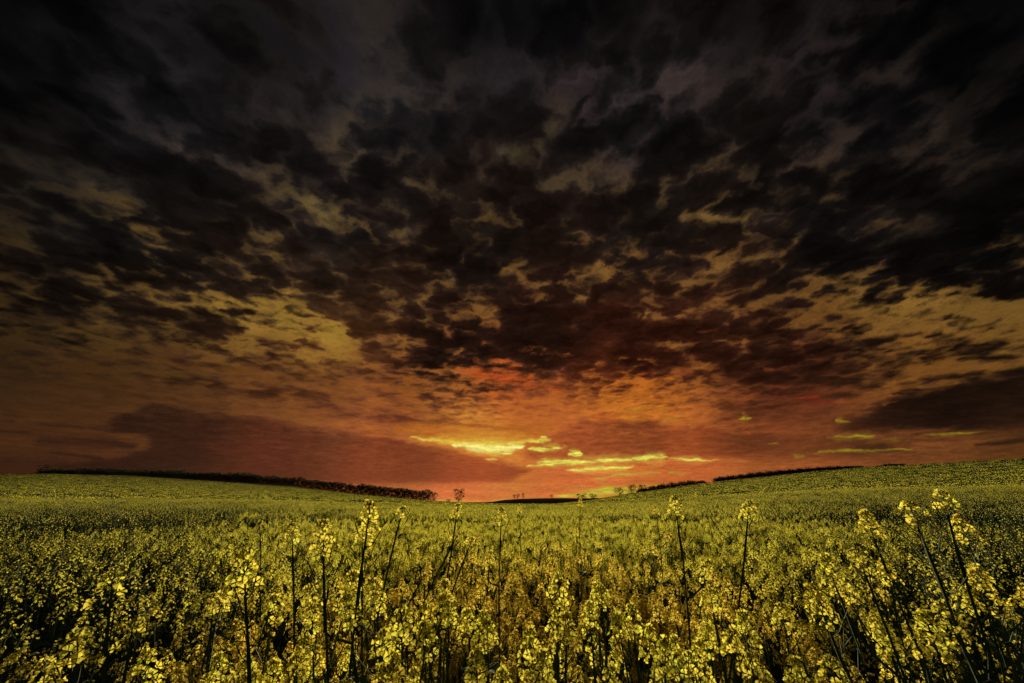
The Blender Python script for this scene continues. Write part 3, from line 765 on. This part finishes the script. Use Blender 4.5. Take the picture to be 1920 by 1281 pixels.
# the plants that stand out, sighted one by one: head, distance, a lower point of the stem, label
HERO = [
 (678, 938, 0.99, 671, 1110, 'tallest pale-headed rapeseed plant left of centre, its round head against the far field', 1, 0),
 (645, 962, 0.95, 651, 1130, 'rapeseed plant with broad double head just left of the tallest pale one', 2, 0),
 (570, 958, 1.18, 575, 1040, 'slim rapeseed plant with small domed head, leftmost of the tall row left of centre', 1, 0),
 (549, 1004, 0.84, 559, 1140, 'rapeseed plant with a drooping orange-yellow head left of the tall central row', 2, 0),
 (786, 910, 1.03, 752, 1055, 'bare dark rapeseed stalk bristling with seed pods, tiny tuft touching the wood behind', 0, 1),
 (904, 921, 1.06, 892, 990, 'thin rapeseed stalk ending in few dark flowers against the orange sky right of lone tree', 0, 0),
 (922, 944, 1.52, 925, 1000, 'pale loose-headed rapeseed plant just right of the stalk against the orange sky', 0, 0),
 (708, 966, 1.18, 706, 1050, 'rapeseed plant with a modest head close right of the tallest pale-headed one', 1, 0),
 (1292, 922, 1.33, 1296, 990, 'tall rapeseed plant with a flat head standing up right of centre before the hedge gap', 1, 0),
 (1418, 934, 1.41, 1402, 1010, 'tall rapeseed plant with a backward-curving stalk below the long hedge', 1, 0),
 (1704, 893, 1.19, 1742, 1010, 'tallest rapeseed plant at the right, leaning left over the slope', 1, 0),
 (1733, 916, 1.19, 1768, 1020, 'second tall leaning rapeseed plant, close right of the tallest at the right', 1, 0),
 (1893, 888, 1.33, 1925, 940, 'leaning rapeseed plant whose head pokes up at the far right edge', 1, 0),
 (1590, 946, 1.33, 1640, 1050, 'leaning rapeseed plant with a ragged head above the glowing patch at the right', 0, 0),
 (1835, 962, 1.56, 1845, 1020, 'dull rapeseed plant upright in the shade near the right edge', 0, 0),
 (516, 955, 2.60, 517, 1000, 'small bare branched rapeseed stalk sticking up left of the central row', 0, 1),
 (1088, 930, 3.20, 1088, 970, 'thin rapeseed plant rising before the far dark hill, right-hand one', 0, 0),
 (985, 944, 3.60, 985, 975, 'thin rapeseed plant rising before the far dark hill, left-hand one', 0, 0),
 (853, 966, 1.37, 800, 1100, 'slanting rapeseed stalk leaning right towards the centre', 0, 1),
 (914, 978, 1.22, 878, 1070, 'bare slanting rapeseed stalk beside a gap in the crop at the centre', 0, 1),
 (1240, 944, 3.00, 1242, 975, 'thin dark rapeseed stalk at the foot of the right-hand hedge', 0, 0),
 (742, 1092, 0.82, 745, 1260, 'big bright lemon-yellow rapeseed head low in the foreground left of centre', 4, 0),
 (728, 1058, 1.00, 742, 1220, 'bright rapeseed plant just above the big lemon-yellow head', 2, 0),
 (472, 1108, 0.96, 480, 1270, 'bright lemon-yellow rapeseed plant standing out in the dim lower left', 4, 0),
 (625, 1118, 0.92, 632, 1270, 'low rapeseed plant with a round head between the two lemon-yellow ones', 2, 0),
 (818, 1108, 0.95, 822, 1270, 'low rapeseed plant to the right of the big bright lemon-yellow head', 2, 0),
 (392, 1092, 1.30, 410, 1250, 'rapeseed plant with a wide head left of the lemon-yellow one in the lower left', 2, 0),
 (182, 1052, 0.92, 205, 1200, 'rapeseed plant with a rounded head alone in the dim left part', 2, 0),
 (1582, 1032, 1.33, 1640, 1180, 'glowing yellow-green rapeseed plant in the bright patch at the right', 3, 0),
 (1545, 1012, 1.01, 1600, 1150, 'rapeseed plant at the top of the bright patch at the right', 2, 0),
 (1345, 1088, 1.06, 1360, 1240, 'tall-headed rapeseed plant with a long column of flowers right of centre', 3, 0),
 (1450, 1118, 0.96, 1475, 1260, 'rapeseed plant with a crowded broad head low on the right', 3, 0),
 (1215, 1128, 0.86, 1225, 1270, 'bushy rapeseed plant low in the foreground right of centre', 3, 0),
 (965, 1160, 0.80, 968, 1275, 'bright bushy rapeseed plant low at the centre of the foreground', 3, 0),
 (1140, 1078, 1.00, 1146, 1240, 'rapeseed plant with an orange-tinged head slightly right of centre', 2, 0),
 (1835, 1040, 1.39, 1885, 1180, 'large dull ochre rapeseed head close to the lens at the right edge', 3, 0),
 (1795, 1128, 1.43, 1850, 1260, 'rapeseed plant with a lit head in the dark lower right corner', 3, 0),
 (700, 1235, 0.72, 702, 1281, 'rapeseed plant with its head at the bottom edge left of centre', 2, 0),
 (1240, 1180, 0.78, 1250, 1281, 'rapeseed plant with a lemon head near the bottom edge right of centre', 2, 0),
 (985, 1050, 0.85, 985, 1200, 'yellow-orange rapeseed plant in the bright middle of the crop', 1, 0),
]
hero_xy = []
for i, (x, y, d, x2, y2, lab, opn, tip) in enumerate(HERO):
    P = at(x, y, d); Q = at(x2, y2, d)
    dr = (P - Q); dr.y = dr.y * .0 + rng.uniform(-.02, .02); dr.normalize()
    lean = math.atan2(dr.x, dr.z); lean = max(-.5, min(.5, lean))
    H = P.z / math.cos(lean) - ground_z(P.x, P.y)
    bx = P.x - math.sin(lean) * H
    sd_ = 7 * i + 3
    make_plant((bx, P.y, float(ground_z(bx, P.y))), float(H), (0, lean, 0), sd_, lab, open_heads=0 if (x > 1650 or x < 300) else opn, tip=bool(tip), sizes=(.8 if x == 904 else 1.06 if y < 1010 else .98) if not tip else .85, full=.6 if x > 1650 and y < 1010 else .35 if x > 1650 or x < 300 else .92, stems=SLIM if y < 1010 else None)  # outer plants carry fewer flowers to imitate the dim sides
    hero_xy.append((bx, P.y)); hero_xy.append((P.x, P.y))

def crop_height(x, y, n):
    """top of the crop: even, with a few plants standing proud"""
    h = CROP - .02 + .05 * pnoise(np.asarray(x) * 1.3 + 5, np.asarray(y) * 1.3) + rng.normal(0, .055, n)
    tall = rng.random(n) < .05
    return np.where(tall, h + rng.uniform(.05, .17, n), h)
def scatter(r0, r1, az, dens, seed):
    """jittered grid of plant stands in a sector"""
    rg = np.random.default_rng(seed); st = 1 / math.sqrt(dens)
    g = np.arange(-r1, r1, st); X, Y = np.meshgrid(g, g)
    X = X.ravel() + rg.uniform(-.45, .45, X.size) * st; Y = Y.ravel() + rg.uniform(-.45, .45, Y.size) * st
    r = np.hypot(X, Y); a = np.degrees(np.arctan2(X, Y))
    k = (r >= r0) & (r < r1) & (np.abs(a) < az)
    return X[k], Y[k]
def near_label(x, y, h, r):
    az_ = math.degrees(math.atan2(x, y))
    side = 'far left' if az_ < -38 else 'left' if az_ < -13 else 'middle' if az_ < 13 else 'right' if az_ < 38 else 'far right'
    size = 'short' if h < .92 else 'full-height'
    row = 'in the front rows at the bottom edge' if r < 1.25 else 'just behind the front rows' if r < 2.0 else 'in the thick crop two paces off'
    return '%s rapeseed plant %s, %s of the picture' % (size, row, side)
NEAR_R = 2.75
X, Y = scatter(.74, NEAR_R, 58, 50, 5)
k = np.hypot(X, Y) > .74 + .50 * np.clip((np.abs(np.degrees(np.arctan2(X, Y))) - 25) / 15, 0, 1)
X, Y = X[k], Y[k]
Hh = crop_height(X, Y, len(X))
order = np.argsort(np.hypot(X, Y)); cnt = 0; extra = []
for j in order:
    x, y = float(X[j]), float(Y[j])
    if min(math.hypot(x - a, y - b_) for a, b_ in hero_xy) < .05: continue
    r = math.hypot(x, y)
    h = float(Hh[j])
    aa = abs(math.degrees(math.atan2(x, y)))
    low = max(0.0, min(1.0, (1.70 + .25 * math.sin(x * 5) - r) / .4))          # plants shortened here so the front of the field falls dark
    if rng.random() > .35: h = h * (1 - low) + low * float(rng.uniform(.76, .96))
    else: h = h * (1 - low) + low * float(rng.uniform(.92, 1.12))
    if r < .95: h = float(rng.uniform(.72, .92))
    if aa > 34 and r < 2.6: h -= .12 * rng.random()  # heights lowered to add shade at the sides
    if cnt >= 300 - len(HERO):
        extra.append((x, y, h)); continue
    rt = (rng.normal(0, .07), rng.normal(0, .07), rng.uniform(0, 6.28))
    make_plant((x, y, float(ground_z(x, y))), h, rt, int(rng.integers(0, 1 << 20)), open_heads=1 if r < 1.0 else 0, label=near_label(x, y, h, r), full=float(bloom(x, y)))
    cnt += 1

# ------------------------------------------------------------------ the rest of the crop, past counting
def joined_plant(seed, detail, nflow, nb):
    rnd = random.Random(seed); b = MB(); lines, ends = stem_plan(rnd, nb)
    for P, r_ in lines: b.tube(P if detail > 0 else P[::2] + [P[-1]], r_ if detail > 0 else r_[::2] + [r_[-1]], 2, 3)
    for p, d in ends:
        M = Matrix.Translation(p) @ orient((d + Vector((0, 0, .6))).normalized(), rnd.uniform(0, 6.28))
        add_head(b, rnd, nflow, detail, True, 6 if detail > 0 else 0, .055, 1.1 if detail > 0 else 1.15, M)
    for k in range(3):
        a = rnd.uniform(0, 6.28); z = H0 * rnd.uniform(.3, .7); ln = .13
        o = Vector((math.cos(a), math.sin(a), .2)); w = Vector((-math.sin(a), math.cos(a), 0)) * .028
        p = Vector((0, 0, z)); b.add([p, p + o * ln * .5 + w, p + o * ln, p + o * ln * .5 - w], [(0, 1, 2, 3)], 3)
    return b
def patch(seed, n, half, detail, nflow):
    b = MB(); rnd = random.Random(seed)
    protos = [joined_plant(seed * 10 + i, detail, nflow, 4 + i % 2) for i in range(4)]
    for i in range(n):
        q = protos[i % 4]; k = rnd.uniform(.92, 1.06); a = rnd.uniform(0, 6.28)
        M = Matrix.Translation((rnd.uniform(-half, half), rnd.uniform(-half, half), 0)) @ Euler((rnd.gauss(0, .06), rnd.gauss(0, .06), a)).to_matrix().to_4x4() @ Matrix.Scale(k, 4)
        o = len(b.v); b.v.extend([M @ v for v in q.v]); b.t.extend([min(1, max(0, t + rnd.uniform(-.2, .2))) for t in q.t])
        b.f.extend([tuple(o + e for e in f) for f in q.f]); b.m.extend(q.m)
    for i in range(110):                          # upper leaves and unopened shoots between the heads
        x, y = rnd.uniform(-half, half), rnd.uniform(-half, half); a = rnd.uniform(0, 3.14); s = rnd.uniform(.004, .013)
        u = Vector((math.cos(a), math.sin(a), 0)) * s; z = CROP * rnd.uniform(.80, 1.02); p = Vector((x, y, z))
        q = Vector((x + rnd.uniform(-.05, .05), y + rnd.uniform(-.05, .05), z - .22))
        b.add([q - u, q + u, p + u * .5, p - u * .5], [(0, 1, 2, 3)], 3 if i % 2 else 2)
    return b
def far_patch(seed, half, n):
    """distant crop: flower heads as small ragged tufts on leafy stalks"""
    rg = np.random.default_rng(seed); V = []; F = []; Mx = []; Tn = []
    for i in range(n):
        x, y = rg.uniform(-half, half, 2); z = CROP * (1 - .16 * rg.random() ** 1.6) + .05 * math.sin(x * 2.3 + seed) * math.cos(y * 1.9)
        s = rg.uniform(.013, .032); t = rg.random()
        for k in range(2):
            a = rg.uniform(0, math.pi); tl = rg.uniform(-.6, .6)
            u = np.array([math.cos(a), math.sin(a), 0]) * s; w = np.array([-math.sin(a) * math.sin(tl), math.cos(a) * math.sin(tl), math.cos(tl)]) * s * rg.uniform(.6, 1.1)
            c = np.array([x, y, z]); o = len(V)
            V += [c - u - w * .6, c + u * .9 - w, c + u + w * .7, c - u * .8 + w]; F.append((o, o + 1, o + 2, o + 3)); Mx.append(0); Tn += [t] * 4
    for i in range(950):
        x, y = rg.uniform(-half, half, 2); a = rg.uniform(0, 3.14); s = rg.uniform(.014, .05); o = len(V); zt = CROP - rg.uniform(-.05, .14)
        u = np.array([math.cos(a), math.sin(a), 0]) * s
        b0 = np.array([x, y, .3]); t0 = np.array([x + rg.uniform(-.1, .1), y + rg.uniform(-.1, .1), zt])
        V += [b0 - u, b0 + u, t0 + u * .6, t0 - u * .6]; F.append((o, o + 1, o + 2, o + 3)); Mx.append(3 if i % 2 else 2); Tn += [0] * 4
    b = MB(); b.v = [tuple(v) for v in V]; b.f = F; b.m = Mx; b.t = Tn
    return b

def stuff_field(name, label, sources, X, Y, Z, S, seed, spread=.2):
    """one object: every stand of the crop is a point that carries one of the source meshes"""
    c = bpy.data.collections.new(name + '_sources')
    for i, me in enumerate(sources):
        c.objects.link(bpy.data.objects.new('%s_source_%02d' % (name, i), me))
    rg = np.random.default_rng(seed); n = len(X)
    me = bpy.data.meshes.new(name)
    me.vertices.add(n); me.vertices.foreach_set('co', np.stack([X, Y, Z], -1).astype(np.float32).ravel())
    def at_(nm, ty, v):
        a = me.attributes.new(nm, ty, 'POINT'); a.data.foreach_set('vector' if ty == 'FLOAT_VECTOR' else 'value', v.ravel())
    sp = rg.uniform(0, 6.28, n)
    gx = (ground_z(X + .8, Y) - ground_z(X - .8, Y)) / 1.6; gy = (ground_z(X, Y + .8) - ground_z(X, Y - .8)) / 1.6
    tx = gy * np.cos(sp) - gx * np.sin(sp); ty = -gy * np.sin(sp) - gx * np.cos(sp)      # tilt with the slope
    at_('turn', 'FLOAT_VECTOR', np.stack([tx + rg.normal(0, .015, n), ty + rg.normal(0, .015, n), sp], -1).astype(np.float32))
    at_('tint', 'FLOAT', tint_map(X, Y).astype(np.float32))
    at_('size', 'FLOAT_VECTOR', np.stack([np.clip(S, .9, 1.1), np.clip(S, .9, 1.1), S], -1).astype(np.float32))
    at_('kind_index', 'INT', np.clip((bloom(X, Y) + rg.normal(0, spread, n)) * len(sources), 0, len(sources) - 1).astype(np.int32))
    me.update()
    for mm in PMATS: me.materials.append(mm)
    o = link(name, me)
    ng = bpy.data.node_groups.new(name, 'GeometryNodeTree')
    ng.interface.new_socket('Geometry', in_out='INPUT', socket_type='NodeSocketGeometry')
    ng.interface.new_socket('Geometry', in_out='OUTPUT', socket_type='NodeSocketGeometry')
    N = ng.nodes; L = ng.links
    gi = N.new('NodeGroupInput'); go = N.new('NodeGroupOutput')
    m2p = N.new('GeometryNodeMeshToPoints'); iop = N.new('GeometryNodeInstanceOnPoints'); ci = N.new('GeometryNodeCollectionInfo')
    ci.inputs['Collection'].default_value = c; ci.inputs['Separate Children'].default_value = True; ci.inputs['Reset Children'].default_value = True
    iop.inputs['Pick Instance'].default_value = True
    def na(nm, ty):
        x = N.new('GeometryNodeInputNamedAttribute'); x.data_type = ty; x.inputs['Name'].default_value = nm; return x.outputs['Attribute']
    L.new(gi.outputs[0], m2p.inputs['Mesh']); L.new(m2p.outputs[0], iop.inputs['Points']); L.new(ci.outputs[0], iop.inputs['Instance'])
    L.new(na('kind_index', 'INT'), iop.inputs['Instance Index'])
    e2r = N.new('FunctionNodeEulerToRotation'); L.new(na('turn', 'FLOAT_VECTOR'), e2r.inputs[0]); L.new(e2r.outputs[0], iop.inputs['Rotation'])
    L.new(na('size', 'FLOAT_VECTOR'), iop.inputs['Scale']); L.new(iop.outputs[0], go.inputs[0])
    md = o.modifiers.new('crop', 'NODES'); md.node_group = ng
    prop(o, label, 'crop', None, 'stuff')
    return o
src1 = [joined_plant(2000 + i, 2 if i % 2 else 1, 2 + int(i * 2.2), 5 + i % 3).mesh('rapeseed', PMATS) for i in range(10)]
X, Y = scatter(NEAR_R - .05, 10.5, 66, 38, 9)
Xs, Ys = scatter(1.0, NEAR_R, 95, 30, 19)           # beside the camera, out of the frame to left and right
ks = np.abs(np.degrees(np.arctan2(Xs, Ys))) > 58
X = np.concatenate([X, Xs[ks], [e[0] for e in extra]]); Y = np.concatenate([Y, Ys[ks], [e[1] for e in extra]])
S = crop_height(X, Y, len(X)) / H0
r_ = np.hypot(X, Y)
S = np.where(r_ < 1.3, np.minimum(S, (CAM_H - .14 - r_ * .16) / H0), S)
stuff_field('rapeseed_crop', 'countless rapeseed plants in bloom filling the field behind the nearest ones', src1, X, Y, ground_z(X, Y), S, 31)
src2 = [patch(50 + i, 13, .36, 0, 1 + int(1.05 * i)).mesh('rapeseed_clump', PMATS) for i in range(6)]
X, Y = scatter(10.2, 46, 62, 2.1, 12)
stuff_field('rapeseed_crop', 'rapeseed in bloom further out across the valley floor', src2, X, Y, ground_z(X, Y), rng.normal(.985, .03, len(X)), 32)
src3 = [far_patch(80 + i, 1.45, 90 + 75 * i).mesh('rapeseed_stand', PMATS) for i in range(6)]
X, Y = scatter(44, 322, 60, 1 / (2.25 ** 2), 13)
a_ = np.degrees(np.arctan2(X, Y)); k = np.hypot(X, Y) < ridge(a_) + 4
X, Y = X[k], Y[k]
# tramlines: the sprayer's wheelings run along the slopes
tram = (np.abs(((X * .97 + Y * .25) % 26.0) - 13) < .0)
stuff_field('rapeseed_crop', 'distant rapeseed covering both slopes up to the skyline', src3, X[~tram], Y[~tram], ground_z(X[~tram], Y[~tram]), rng.normal(1, .04, (~tram).sum()), 33)

# ------------------------------------------------------------------ trees and hedges along the skyline
def tree_meshes(seed, kind='broad'):
    """unit-height tree: tapered trunk with limbs, crown of many small leaf clumps with gaps"""
    rnd = random.Random(seed); tb = MB(); cb = MB(); tips = []
    th = {'broad': .10, 'lone': .16, 'bare': .3, 'cedar': .75}[kind]
    tb.tube([Vector((0, 0, -.05)), Vector((.01, 0, th * .5)), Vector((0, .01, th)), Vector((.01, .01, .8))], [.035, .027, .022, .006], 0, 6)
    nl = 9
    for i in range(nl):
        t = th + (.86 - th) * i / nl if kind != 'cedar' else .3 + .62 * i / nl
        a = i * 2.4 + rnd.uniform(-.4, .4); o = Vector((math.cos(a), math.sin(a), 0))
        if kind == 'cedar': ln = .42 * (1.15 - .6 * (t - .3)); e = Vector((0, 0, t + .02)) + o * ln; m_ = Vector((0, 0, t)) + o * ln * .5 + Vector((0, 0, .03))
        else:
            ln = {'broad': .36, 'lone': .30, 'bare': .36}[kind] * math.sin(math.pi * min(.95, (t - th) / (1 - th) * .75 + .25)); e = Vector((0, 0, min(.96, t + ln * .75))) + o * ln; m_ = Vector((0, 0, t + ln * .3)) + o * ln * .45
        tb.tube([Vector((0, 0, t)), m_, e], [.013, .009, .003], 0, 4); tips.append(e); tips.append(m_)
        for k in range(3):
            e2 = e + Vector((rnd.uniform(-.12, .12), rnd.uniform(-.12, .12), rnd.uniform(-.02, .12) * (0.2 if kind == 'cedar' else 1)))
            tb.tube([m_.lerp(e, .6), e2], [.006, .002], 0, 3); tips.append(e2)
    n = {'broad': 900, 'lone': 650, 'bare': 260, 'cedar': 600}[kind]
    for i in range(n):
        p = rnd.choice(tips)
        if kind == 'cedar': q = p + Vector((rnd.gauss(0, .07), rnd.gauss(0, .07), rnd.gauss(0, .012)))
        else: q = p + Vector((rnd.gauss(0, .065), rnd.gauss(0, .065), rnd.gauss(0, .06)))
        if q.z > 1.02 or q.z < .08: continue
        s = rnd.uniform(.010, .026); d = Vector((rnd.gauss(0, 1), rnd.gauss(0, 1), rnd.gauss(0, 1) + (1.5 if kind == 'cedar' else 0))); F = frame(d)
        cb.add([q + F @ Vector(c) * s for c in ((-1, -.6, 0), (.2, -1, .2), (1, .1, 0), (.3, 1, -.2), (-.8, .7, 0))], [(0, 1, 2, 3, 4)], 0)
    cm = M_CEDAR if kind == 'cedar' else M_TREE
    return tb.mesh('trunk', [M_BARK]), cb.mesh('crown', [cm])
TREES = {'broad': [tree_meshes(i, 'broad') for i in range(5)], 'lone': [tree_meshes(20, 'lone')], 'bare': [tree_meshes(30 + i, 'bare') for i in range(3)], 'cedar': [tree_meshes(40, 'cedar')]}
def tree(px, ptop, dist, kind, label, group=None, wide=1.0, name='tree', cat='tree', base=None, seed=0):
    p = at(px, ptop, dist); gz = float(ground_z(p.x, p.y)) if base is None else base
    h = p.z - gz
    o = bpy.data.objects.new(name, None); COL.objects.link(o); o.empty_display_size = 1
    o.location = (p.x, p.y, gz); o.rotation_euler = (0, 0, seed * 1.7); o.scale = (h * wide, h * wide, h)
    prop(o, label, cat, group)
    tm, cm = TREES[kind][seed % len(TREES[kind])]
    link('trunk', tm, o); link('crown', cm, o)
    return o
WOOD_TOP = [(60, 885), (100, 882), (130, 881), (200, 880), (260, 883), (330, 884), (400, 888), (460, 889), (520, 896), (560, 898), (640, 906), (700, 912), (760, 918), (800, 922), (812, 924), (820, 930)]
wx_, wy_ = zip(*WOOD_TOP)
WL = 'bushy tree in the %s third of the dark wood on the left skyline, %s row'
i = 0
for row, (off, drop) in enumerate(((7, 2.0), (16, .5), (28, 0))):
    x = 70 + row * 4.0
    while x < 808:
        rd = float(ridge(azel(x, 900)[0]))
        tree(x, float(np.interp(x, wx_, wy_)) - .3 + drop + rng.normal(0, 1.7), rd + off + rng.uniform(-2, 2), 'broad', WL % ('left' if x < 310 else 'middle' if x < 560 else 'right', ('front', 'second', 'back')[row]), 'trees of the wood on the left skyline', wide=rng.uniform(.85, 1.15), seed=i)
        x += rng.uniform(8, 12.5); i += 1
tree(84, 870, 322, 'cedar', 'flat-topped cedar rising above the left end of the wood', wide=1.0, name='cedar_tree')
tree(803, 918, 268, 'broad', 'rounded tree second from the right-hand end of the wood', seed=2, wide=.8)
tree(815, 923, 262, 'broad', 'small tree at the right-hand end of the wood', seed=3, wide=.75)
tree(861, 917, 262, 'broad', 'lone oval tree on the valley skyline right of the wood', seed=1, wide=.95)
tree(841, 936, 262, 'broad', 'low bush between the wood and the lone tree', name='bush', cat='bush', seed=4, wide=1.4)
HB = -1.0
for k, (x, y, lab, kd, wd) in enumerate([(964, 927, 'left tree of the small clump on top of the far dark hill', 'lone', 1.0), (971, 926, 'middle tree of the small clump on top of the far dark hill', 'lone', 1.0),
        (981, 925, 'right, slightly apart tree of the small clump on the far dark hill', 'lone', .8), (1034, 927, 'single small tree at the middle of the far dark hill', 'lone', .9)]):
    p = at(x, 935, 555); tree(x, y, 555, kd, lab, 'trees on the far hill', wide=wd, base=p.z - .8, seed=k)
for k, (x, y, d, lab) in enumerate([(1090, 926, 172, 'round bush against the yellow streak, leftmost below the right slope'), (1112, 926, 169, 'broad bush second from the left at the foot of the right slope'),
        (1160, 914, 165, 'small spreading tree where the right-hand hedge begins'), (1183, 909, 164, 'taller spreading tree near the beginning of the right-hand hedge'), (1203, 909, 163, 'small tree closing the loose row before the hedge thickens')]):
    tree(x, y, d, 'broad' if k < 2 else 'lone', lab, wide=1.25, name='bush' if k < 2 else 'tree', cat='bush' if k < 2 else 'tree', seed=k + 1)
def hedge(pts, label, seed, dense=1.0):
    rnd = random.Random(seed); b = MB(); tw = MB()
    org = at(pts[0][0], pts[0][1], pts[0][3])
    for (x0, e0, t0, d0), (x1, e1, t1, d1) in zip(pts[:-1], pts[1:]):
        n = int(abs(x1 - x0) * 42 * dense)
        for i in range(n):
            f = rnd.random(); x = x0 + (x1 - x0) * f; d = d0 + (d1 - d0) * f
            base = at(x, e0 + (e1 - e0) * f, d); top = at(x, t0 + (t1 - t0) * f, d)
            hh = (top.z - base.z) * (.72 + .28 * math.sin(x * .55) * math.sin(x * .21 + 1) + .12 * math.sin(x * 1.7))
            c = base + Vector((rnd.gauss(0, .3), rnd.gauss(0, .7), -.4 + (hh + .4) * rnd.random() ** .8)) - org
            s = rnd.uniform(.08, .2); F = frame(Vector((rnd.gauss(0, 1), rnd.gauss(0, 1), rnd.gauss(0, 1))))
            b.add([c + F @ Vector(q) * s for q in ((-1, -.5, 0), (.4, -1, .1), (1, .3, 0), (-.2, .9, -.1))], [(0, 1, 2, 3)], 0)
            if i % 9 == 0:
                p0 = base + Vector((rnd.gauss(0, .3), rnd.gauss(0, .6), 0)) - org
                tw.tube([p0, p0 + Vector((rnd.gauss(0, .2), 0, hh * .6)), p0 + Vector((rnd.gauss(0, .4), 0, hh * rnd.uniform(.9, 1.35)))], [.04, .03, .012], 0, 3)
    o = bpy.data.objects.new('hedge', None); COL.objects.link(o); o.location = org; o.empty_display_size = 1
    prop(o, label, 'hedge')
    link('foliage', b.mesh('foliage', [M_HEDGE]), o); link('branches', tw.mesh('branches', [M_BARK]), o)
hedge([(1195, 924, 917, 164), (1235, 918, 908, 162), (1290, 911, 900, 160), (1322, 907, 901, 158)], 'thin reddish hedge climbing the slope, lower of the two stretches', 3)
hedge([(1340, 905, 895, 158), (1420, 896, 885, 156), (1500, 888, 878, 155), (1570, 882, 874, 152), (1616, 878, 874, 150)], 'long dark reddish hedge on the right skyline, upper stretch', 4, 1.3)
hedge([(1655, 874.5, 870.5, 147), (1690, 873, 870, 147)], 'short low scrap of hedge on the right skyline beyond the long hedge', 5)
